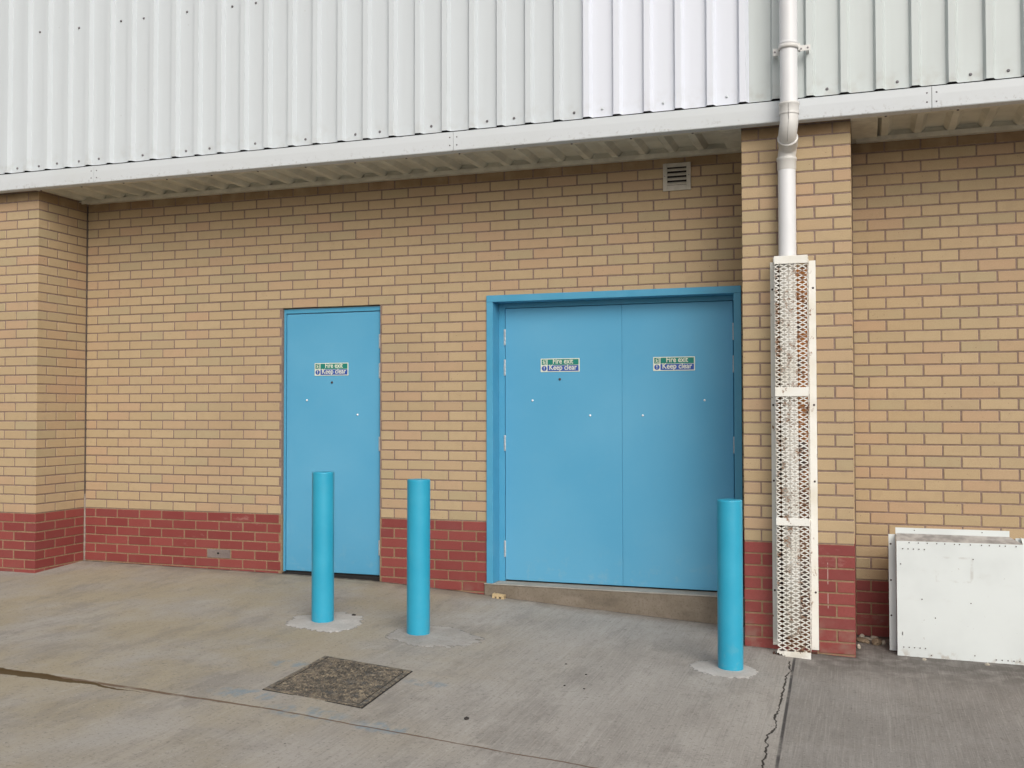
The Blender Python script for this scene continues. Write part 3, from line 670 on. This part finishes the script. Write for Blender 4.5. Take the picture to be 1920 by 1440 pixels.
# ------------------------------------------------------------------ downpipe
e = empty('downpipe', (5.915, -.63, -.6)); tag(e, 'round white plastic downpipe running down the brick pillar into its mesh guard', 'downpipe'); bpy.context.view_layer.update()
XU, YU, XLo, YLo, PR = 5.940, -.788, 5.913, -.628, .054
m = MB(); m.tube([(XU, YU, 3.06), (XU, YU, 6.5)], PR, 40); m.tube([(XU, YU, 2.70), (XU, YU, 3.062)], PR-.0015, 40); m.lathe([(PR+.0015, 3.058), (PR+.0035, 3.06), (PR+.0035, 3.072), (PR+.001, 3.076)], (XU, YU, 0), 40, cap=False)
chain(m.build('upper_pipe', M_PI), e)
# swan neck: socket, two bends
m = MB(); m.lathe([(PR+.004, 2.632), (PR+.005, 2.64), (PR+.005, 2.685), (PR+.009, 2.689), (PR+.009, 2.700), (PR+.0005, 2.704)], (XU, YU, 0), 40, cap=False)
path = [(XU, YU, 2.64), (XU, YU, 2.585)]
Rb = .075; th = R(62)
def S(yy0, zz0):
    pts = []
    for i in range(1, 9):
        a = th*i/8; pts.append((yy0+Rb*(1-math.cos(a)), zz0-Rb*math.sin(a)))
    return pts
c1 = S(YU, 2.585); y_, z_ = c1[-1]
need = (YLo-YU)-2*Rb*(1-math.cos(th)); Ls = max(.005, need/math.sin(th))
y2, z2 = y_+Ls*math.sin(th), z_-Ls*math.cos(th)
c2 = []
for i in range(1, 9):
    a = th*(1-i/8); c2.append((YLo-Rb*(1-math.cos(a)), z2-Rb*(math.sin(th)-math.sin(a))))
tot = [(YU, 2.585)]+c1+[(y2, z2)]+c2
n_ = len(tot)
pp = [(XU, YU, 2.64)]+[(XU+(XLo-XU)*i/(n_-1), q[0], q[1]) for i, q in enumerate(tot)]
zend = tot[-1][1]; pp.append((XLo, YLo, zend-.03))
rr = [PR+.001]*len(pp); mid_ = 1+len(c1); 
m.tube(pp, rr, 40, cap=False); i0 = 9
A_, B_ = Vector(pp[9]), Vector(pp[10]); A_ = A_.lerp(B_, -.05); C_ = A_.lerp(B_, 1.12)
q0 = A_.lerp(C_, .30); q1 = A_.lerp(C_, .36); q2 = A_.lerp(C_, .9)
m.tube([A_.lerp(C_, .28), q0, q1, A_.lerp(C_, .40), q2, C_], [PR+.001, PR+.0085, PR+.0085, PR+.0055, PR+.0055, PR+.001], 40, cap=False)
m.lathe([(PR+.004, 2.628), (PR+.0055, 2.632), (PR+.0055, 2.636), (PR+.0042, 2.640)], (XU, YU, 0), 40, cap=False)
m.cur = 1; sp = [(XU, YU-PR-.0058, 2.685), (XU, YU-PR-.0058, 2.632)]+[(p[0], p[1]-PR*math.cos(a_), p[2]-PR*math.sin(a_)) for p, a_ in zip(pp[1:10], [th*i/8 for i in range(9)])]
m.tube(sp, .0016, 6, cap=False); m.cur = 0
chain(m.build('swan_neck', [M_PF, M_GRIME]), e)
m = MB(); zs = 2.395
m.lathe([(PR, zs+.012), (PR+.007, zs+.008), (PR+.008, zs), (PR+.008, zs-.008), (PR+.004, zs-.012), (PR+.004, zs-.062), (PR, zs-.07)], (XLo, YLo, 0), 40, cap=False); chain(m.build('pipe_socket', M_PF), e)
m = MB(); m.tube([(XLo, YLo, 1.72), (XLo, YLo, zend-.01)], PR, 40); chain(m.build('lower_pipe', M_PI), e)
m = MB(); m.tube([(XLo+.012, YLo, -.56), (XLo+.008, YLo, .2), (XLo, YLo, 1.722)], PR-.002, 40); o = m.build('lower_pipe', M_PD); chain(o, e); o['label'] = 'stained lower pipe behind the mesh'
# grime line and clip
m = MB(); m.lathe([(PR+.0025, 3.030), (PR+.006, 3.030), (PR+.006, 3.056), (PR+.0025, 3.056)], (XU, YU, 0), 40, cap=False)
m.box(XU+.054, XU+.068, YU-.003, YU+.040, 3.022, 3.064, .001); m.box(XU+.060, XU+.128, YU+.036, YU+.041, 3.026, 3.062, .001); m.box(XU-.095, XU-.050, YU+.036, YU+.041, 3.014, 3.058, .001)
m.box(XU+.10, XU+.118, YU+.041, YC-.002, 3.03, 3.058); m.box(XU-.09, XU-.072, YU+.041, YC-.002, 3.02, 3.05)
m.cur = 1
for xx, zz in ((XU+.112, 3.044), (XU+.073, 3.040), (XU-.084, 3.036)): m.lathe([(.006, 0), (.005, -.004)], (xx, YU+.036, zz), 10, 'y')
chain(m.build('pipe_clip', [M_PF, M_SCREW]), e)

# ------------------------------------------------------------------ mesh guard round the pipe
e = empty('pipe_guard', (5.935, -.64, -.69)); tag(e, 'rusty white expanded metal guard caged round the foot of the downpipe', 'pipe guard'); bpy.context.view_layer.update()
GY0, GY1 = -D-.002, -.712; gx0, gx1 = 5.842, 6.034; gz0, gz1 = -.685, 1.762
tl = .004
m = MB(); m.box(5.802, gx0, GY0-.004, GY0, gz0+.045, gz1, .001); m.box(gx0-.004, gx0-.001, GY1+.012, GY0-.004, gz0+.10, gz1-.01); m.cur = 1
for z in (1.49+.1, .86, .285+.1, -.30): m.lathe([(.007, 0), (.005, -.004)], (5.815, GY0-.004, z), 10, 'y')
chain(m.build('side_flange', [M_GU, M_HOLE]), e)
m = MB(); m.box(gx1+.001, 6.078, GY0-.006, GY0, gz0+.03, gz1, .001); m.cur = 1
for z in (1.49+.1, .86, .285+.1, -.30): m.lathe([(.007, 0), (.005, -.004)], (6.062, GY0-.006, z), 10, 'y')
chain(m.build('side_flange', [M_GU, M_HOLE]), e)
# rust-eaten scabs where the flanges meet the ground
for zt, zbm, nm in ((1.778, 1.728, 0), (.968, .912, 1), (.168, .122, 2)):
    m = MB(); m.box(gx0-.004, gx1+.004, GY1-.010, GY1-.004, zbm, zt, .0015)
    m.box(gx0-.004, gx0+.001, GY1-.004, GY0-.01, zbm+.012, zt-.012); m.box(gx1-.001, gx1+.004, GY1-.004, GY0-.01, zbm+.012, zt-.012)
    if nm == 0: m.box(gx0-.004, gx0+.02, GY1-.004, GY0-.004, zt-.006, zt-.001); m.box(gx0+.02, gx1, GY1-.004, GY1+.02, zt-.006, zt-.001); m.box(gx0-.02, gx1, -.585, GY0-.002, zt-.02, zt+.012, .001)
    chain(m.build('cross_bar', M_GU), e)
m = MB()  # bottom bar with its left corner rusted away
pts = [(a, b+.013) for a, b in [(gx0+.052, -.704), (gx1+.004, -.706), (gx1+.004, -.655), (gx0-.004, -.655), (gx0-.004, -.668), (gx0+.008, -.666), (gx0+.012, -.676), (gx0+.024, -.671), (gx0+.030, -.683), (gx0+.043, -.680), (gx0+.040, -.694)]]
m.prism(pts, GY1-.010, GY1-.004); chain(m.build('cross_bar', M_GU), e)
m = MB(); random.seed(5)
for q in range(9):
    x = gx0-.03+q*.008; m.box(x, x+.010, GY1+.01+.01*(q % 3), GY1+.03+.012*(q % 4), -.70, -.655-.012*(q % 3), .002)
m.box(gx1+.0, gx1+.035, GY0-.02, GY0-.002, -.70, -.665, .003); chain(m.build('rust_scab', mat_simple('rust_flakes', (.10, .045, .03), .95, var=.5, scale=60, bump=.5)), e)
m = MB(); m.box(gx0-.001, gx1+.0005, GY0-.0025, GY0-.0005, gz0+.04, gz1-.03); chain(m.build('shade_backing', M_BACK), e)  # added sheet: shade behind the mesh put into its colour, plus rust
# expanded mesh: zigzag strands
PX, PZ = .0545, .0290
m = MB(); ww, dd = .0066, .0030
def strand(pts, ax):
    for (a, b) in zip(pts, pts[1:]):
        u, z0_ = a; v_, z1_ = b; L_ = math.hypot(v_-u, z1_-z0_); nx_, nz_ = -(z1_-z0_)/L_*ww/2, (v_-u)/L_*ww/2
        q = [(u+nx_, z0_+nz_), (u-nx_, z0_-nz_), (v_-nx_, z1_-nz_), (v_+nx_, z1_+nz_)]
        if ax == 'x': vs = [(p[0], GY1-dd/2, p[1]) for p in q]+[(p[0], GY1+dd/2, p[1]) for p in q]
        else: vs = [(ax-dd/2, p[0], p[1]) for p in q]+[(ax+dd/2, p[0], p[1]) for p in q]
        m.add(vs, [(0, 1, 2, 3), (7, 6, 5, 4), (0, 4, 5, 1), (1, 5, 6, 2), (2, 6, 7, 3), (3, 7, 4, 0)])
z = -.637; row = 0
while z < 1.735:
    for (a0, a1, ax) in ((gx0, gx1, 'x'), (GY1+.002, GY0-.006, gx1)):
        pts = []; u = a0; i = 0
        while u < a1: pts.append((u, z+(PZ/2*.95 if (i % 2) else .0012))); u += PX/2; i += 1
        strand(pts, ax)
        pts2 = [(u_, 2*z-z_) for u_, z_ in pts]; strand(pts2, ax)
    z += PZ
chain(m.build('expanded_mesh', M_ME), e)

# ------------------------------------------------------------------ bollards
def bollard(x, y, z, h):
    e = empty('bollard', (x, y, z)); r = .0725
    bpy.context.view_layer.update()
    m = MB(); m.lathe([(r, -.15), (r, h-.006)], (x, y, z), 56, cap=False); chain(m.build('post', M_BO), e)
    m = MB(); m.lathe([(r, h-.006), (r-.0005, h-.003), (r-.003, h), (r*.8, h+.0015), (r*.4, h+.0022), (.001, h+.0024)], (x, y, z), 56); chain(m.build('cap', M_BO), e)
    return e
b0 = bollard(2.989, -1.221, gz(2.989, -1.221), .975)
GB = 'blue steel bollards in front of the doors'
tag(b0, 'tall cyan blue steel bollard standing in front of the single door', 'bollard', GB)
def dup(src, loc):
    src_inv = src.matrix_world.inverted()
    r = src.copy(); col.objects.link(r); r.location = loc
    for ch in src.children:
        c = ch.copy(); col.objects.link(c); c.parent = r; c.matrix_parent_inverse = src_inv
    return r
b1 = dup(b0, (3.690, -1.265, gz(3.69, -1.265)-.008)); tag(b1, 'cyan blue steel bollard in front of the brickwork between the two doorways', 'bollard', GB)
b2 = dup(b0, (5.612, -1.172, gz(5.612, -1.172)-.002)); tag(b2, 'cyan blue steel bollard nearest the caged downpipe, before the double door edge', 'bollard', GB)
b1.rotation_euler = (0, R(.15), 0)
# pale mortar collars
def pad(cx, cy, outline, label, seed, hgt=.007):
    m = MB(); m.smooth = True; n = 200; rings = []
    for q in (0.0, .25, .5, .72, .86, .94, 1.0):
        ring = []
        for i in range(n):
            a = 2*math.pi*i/n; rr_ = lerp(outline, math.degrees(a))
            rr_ *= 1+.10*mnoise.noise(Vector((math.cos(a)*2.2, math.sin(a)*2.2, seed)))+.09*mnoise.noise(Vector((math.cos(a)*7, math.sin(a)*7, seed)))+.07*mnoise.noise(Vector((math.cos(a)*25, math.sin(a)*25, seed)))
            x, y = cx+rr_*q*math.cos(a), cy+rr_*q*math.sin(a)
            ring.append((x, y, gz(x, y)+hgt*(1-q**3)+.0012*(q < 1)-.004*(q == 1)+.0008*mnoise.noise(Vector((x*30, y*30, seed)))))
        rings.append(ring)
    m.loft(rings, cap=False); m.c = [(1-q, .01, 0) for q in (0.0, .25, .5, .72, .86, .94, 1.0) for _ in range(n)]; o = m.build('concrete_patch', M_PAD if seed != 2 else M_PAD2, fix=False); tag(o, label, 'ground', kind='structure'); return o
M_PAD2 = mat_conc('grey_patch_concrete', (.32, .305, .285), (.42, .40, .375), (.2, .19, .17), ragged=True)
pad(2.989, -1.221, [(0, .285), (40, .27), (90, .27), (140, .22), (180, .23), (225, .25), (270, .22), (315, .31), (360, .285)], 'pale mortar collar round the bollard by the single door', 1)
pad(3.72, -1.265, [(0, .42), (30, .32), (90, .24), (150, .2), (180, .21), (225, .24), (270, .27), (315, .34), (360, .42)], 'grey mortar collar round the bollard between the doorways', 2, .005)
pad(5.612, -1.172, [(0, .155), (60, .15), (90, .14), (150, .22), (180, .255), (210, .22), (270, .21), (320, .19), (360, .155)], 'pale mortar collar round the bollard by the downpipe', 3)

# ------------------------------------------------------------------ manhole cover
cxm, cym = 3.738, -2.365; zz = gz(cxm, cym)
e = empty('manhole_cover', (cxm, cym, zz)); tag(e, 'square worn cast iron manhole cover split diagonally, set in the concrete', 'manhole cover'); 
bpy.context.view_layer.update()
def P2(u, v): # u,v in 0..1 from the four measured corners
    A, B, C_, D_ = (3.472, -2.685), (4.048, -2.740), (4.000, -2.058), (3.434, -1.992)
    x = (1-u)*(1-v)*A[0]+u*(1-v)*B[0]+u*v*C_[0]+(1-u)*v*D_[0]; y = (1-u)*(1-v)*A[1]+u*(1-v)*B[1]+u*v*C_[1]+(1-u)*v*D_[1]
    return x, y, gz(x, y)
def slab(m, uv, h0, h1):
    b_ = [P2(*q) for q in uv]; n = len(b_); vs = [(x, y, z+h0) for x, y, z in b_]+[(x, y, z+h1) for x, y, z in b_]
    m.add(vs, [tuple(range(n-1, -1, -1)), tuple(range(n, 2*n))]+[(i, (i+1) % n, (i+1) % n+n, i+n) for i in range(n)])
m = MB(); f_ = .045
for uv in (((0, 0), (1, 0), (1-f_, f_), (f_, f_)), ((1, 0), (1, 1), (1-f_, 1-f_), (1-f_, f_)), ((1, 1), (0, 1), (f_, 1-f_), (1-f_, 1-f_)), ((0, 1), (0, 0), (f_, f_), (f_, 1-f_))): slab(m, uv, -.03, .0065)
chain(m.build('cover_frame', M_IR), e)
m = MB(); slab(m, ((-.012, -.012), (1.012, -.012), (1.012, 1.012), (-.012, 1.012)), -.03, .0022); chain(m.build('frame_seat', M_DK), e)
gq = .062; dq = .008
for tri, side in ((((gq+dq*1.5, gq), (1-gq, gq), (1-gq, 1-gq-dq*1.5)), 1), (((gq, gq+dq*1.5), (1-gq-dq*1.5, 1-gq), (gq, 1-gq)), -1)):
    m = MB(); slab(m, tri, -.03, .0055)
    nn = 19
    for i in range(nn):
        for j in range(nn):
            u, v = gq+.03+(1-2*gq-.06)*i/(nn-1), gq+.03+(1-2*gq-.06)*j/(nn-1)
            if (u-v)*side < .035: continue
            a, b_ = (.016, .0055) if (i+j) % 2 else (.0055, .016)
            slab(m, ((u-a, v-b_), (u+a, v-b_), (u+a, v+b_), (u-a, v+b_)), .005, .0085)
    o = m.build('cover_plate', M_IR); chain(o, e)

# ------------------------------------------------------------------ white sheet metal box against the side wall
e = empty('metal_box_cover', (6.89, -.43, gz(6.89, -.43))); tag(e, 'scuffed white sheet metal box cover standing against the side bay wall', 'metal cover'); bpy.context.view_layer.update()
fx0, fx1, fy = 6.537, 7.245, -.432
zl, zr = -.682, -.695; ztl, ztr = .021, .024
def quadbox(m, pts, th, nrm=(0, 1, 0)):
    v0 = [Vector(p) for p in pts]; nn = Vector(nrm)*th; vs = v0+[p+nn for p in v0]; n = len(v0)
    m.add(vs, [tuple(range(n)), tuple(range(2*n-1, n-1, -1))]+[(i, i+n, (i+1) % n+n, (i+1) % n) for i in range(n)])
m = MB(); nxp, nzp = 12, 12; vs = []
for j in range(nzp+1):
    for i in range(nxp+1):
        u, v = i/nxp, j/nzp; x = fx0+(fx1-fx0)*u; z = (zl+(zr-zl)*u)*(1-v)+(ztl+(ztr-ztl)*u)*v
        bulge = -.004*math.sin(math.pi*u)*math.sin(math.pi*v)+.0012*mnoise.noise(Vector((x*5, z*5, 1)))*(0 < i < nxp)*(0 < j < nzp)
        vs.append((x, fy+bulge, z))
m.smooth = True; m.add(vs, [(j*(nxp+1)+i, j*(nxp+1)+i+1, (j+1)*(nxp+1)+i+1, (j+1)*(nxp+1)+i) for j in range(nzp) for i in range(nxp)]); m.smooth = False
m.cur = 1
dots = [(fx0+.036+.031*i, .021-.047) for i in range(5)]+[(fx0+.036+.031*i, -.628) for i in range(5)]+[(7.09+.032*i, -.668) for i in range(5)]+[(fx0+.07+.05*i+random.uniform(-.012, .012), .012) for i in range(13)]+[(6.973, -.652), (6.73, -.668), (6.755, -.44), (6.97, -.075), (6.68, -.33), (6.835, -.31), (6.955, -.34), (6.56, -.12)]
for x, z in dots: m.lathe([(.0038, 0), (.0038, -.0006)], (x, fy-.0034, z), 8, 'y')
m.box(6.566, 6.5695, fy-.004, fy-.003, -.556, -.535)
chain(m.build('front_panel', [M_BX, M_HOLE], fix=False), e)
fb = fy+.085
m = MB(); quadbox(m, [(fx0, fy+.0005, zl), (fx0, fb, zl), (fx0, fb, ztl+.038), (fx0, fy+.0005, ztl)], .0015, (1, 0, 0)); chain(m.build('side_panel', M_BX), e)
m = MB(); quadbox(m, [(fx1, fy+.0005, zr), (fx1, fb, zr), (fx1, fb, ztr+.035), (fx1, fy+.0005, ztr)], .0015, (-1, 0, 0)); chain(m.build('side_panel', M_BX), e)
m = MB(); quadbox(m, [(fx0, fy, ztl+.0005), (fx1, fy, ztr+.0005), (7.180, fb, ztl+.036), (fx0-.002, fb, ztl+.036)], .0015, (0, 0, 1)); chain(m.build('sloping_top', M_BT), e)
m = MB(); m.box(fx0-.003, 7.182, fb, fb+.0015, ztl+.034, ztl+.073); m.cur = 1
for xx in (6.645, 7.03): m.lathe([(.004, 0), (.003, -.002)], (xx, fb, ztl+.058), 8, 'y')
chain(m.build('top_flange', [M_BX, M_SCREW]), e)
m = MB(); m.box(fx0-.044, fx0-.002, fb, fb+.0015, zl+.01, ztl+.030); m.cur = 1
for z in (-.03+.02, -.235, -.455): m.lathe([(.006, 0), (.005, -.001)], (fx0-.032, fb, z), 10, 'y')
chain(m.build('left_flange', [M_BX, M_HOLE]), e)
m = MB(); m.box(fx1-.03, fx1+.045, fb+.002, fb+.0035, zr+.01, ztr+.028); chain(m.build('right_flange', M_BX), e)
m = MB(); m.box(fx0+.03, fx0+.035, fb+.004, YR-.004, zl, ztl-.05); m.box(fx1-.03, fx1-.025, fb+.004, YR-.004, zr, ztl-.05); m.box(fx0+.03, fx1-.03, fb+.004, YR-.004, ztl-.05, ztl-.045); chain(m.build('box_body', M_SO), e)


# ------------------------------------------------------------------ loose stones
def stone(x, y, r, mat, label, seed, sq=(1, 1, .7), group=None, lift=.35, name='stone', cat='stone'):
    import bmesh
    bm = bmesh.new(); bmesh.ops.create_icosphere(bm, subdivisions=2, radius=r)
    for v in bm.verts:
        k = 1+.28*mnoise.noise(v.co/r*1.1+Vector((seed*3.1, seed, 0)))+.10*mnoise.noise(v.co/r*3+Vector((seed, 0, seed)))
        v.co = Vector((v.co.x*sq[0], v.co.y*sq[1], v.co.z*sq[2]))*k
    me = bpy.data.meshes.new(name); bm.to_mesh(me); bm.free(); me.materials.append(mat)
    o = bpy.data.objects.new(name, me); col.objects.link(o); o.location = (x, y, gz(x, y)+r*sq[2]*lift); o.rotation_euler = (0, 0, seed)
    tag(o, label, cat, group); return o
GR = 'loose stones beside the metal box'
stone(6.420, -.190, .036, M_STONE2, 'largest brown stone in the gap beside the white metal box', 1.3, (1.1, .9, .8), GR)
stone(6.335, -.150, .040, M_STONE2, 'flat brown stone at the wall foot by the pillar corner', 2.2, (1.5, .9, .45), GR)
stone(6.405, -.075, .024, M_STONE, 'pale stone leaning at the back of the gap beside the metal box', 3.1, (1.2, .8, .8), GR)
stone(6.330, -.045, .020, M_STONE, 'small whitish stone against the red plinth right of the pillar', 4.4, (1, 1, .9), GR)
stone(6.365, -.090, .030, M_STONE, 'flat grey stone lying between the brown stones', 5.7, (1.6, .8, .35), GR)
stone(6.460, -.170, .017, M_STONE, 'small white stone touching the metal box flange', 6.1, (.8, 1, 1.2), GR)
stone(6.310, -.330, .013, M_STONE, 'tiny pale chip at the foot of the pillar corner', 7.3, (.7, .8, 1.6), GR)
stone(6.685, -.490, .013, M_STONE, 'white pebble on the concrete below the metal box, near its rivets', 8.2, group='white pebbles by the box')
stone(7.035, -.500, .014, M_STONE, 'white pebble on the concrete below the middle of the metal box', 9.2, group='white pebbles by the box')
stone(4.560, -2.665, .012, M_STONE3, 'dark stone on the open concrete right of the manhole', 1.9, (1.2, 1, .7))
stone(3.105, -1.010, .016, M_STONE3, 'dark lump just behind the single door bollard', 2.9, (1, 1, .6))
GL = ('dark grit crumb nearest the double door step', 'dark grit crumb nearest the manhole side of the scattered crumbs', 'dark grit crumb farthest from the step beside its twin', 'dark grit crumb alone between the near and far crumbs')
for i, (x, y) in enumerate(((4.72, -1.50), (4.83, -1.92), (4.94, -1.93), (4.88, -1.66))):
    stone(x, y, .0055, M_STONE3, GL[i], i+.5, (1.2, 1, .6), 'dark grit crumbs', name='grit_crumb', cat='grit')
# broken brick piece by the step
zz = gz(3.81, -.06)
m = MB(); e2 = empty('brick_piece', (3.80, -.06, zz)); tag(e2, 'broken piece of yellow perforated brick lying against the step', 'brick piece'); bpy.context.view_layer.update()
m.prism([(3.752, zz-.005), (3.772, zz-.005), (3.773, zz+.014), (3.786, zz+.014), (3.787, zz-.005), (3.806, zz-.005), (3.807, zz+.013), (3.820, zz+.013), (3.821, zz-.005), (3.842, zz-.007), (3.846, zz+.027), (3.756, zz+.036)], -.075, -.035)
chain(m.build('brick_body', M_YB), e2)
m = MB(); m.box(3.77, 3.825, -.045, -.0445, zz, zz+.016); chain(m.build('perforation', M_DK), e2)

bpy.context.view_layer.update()
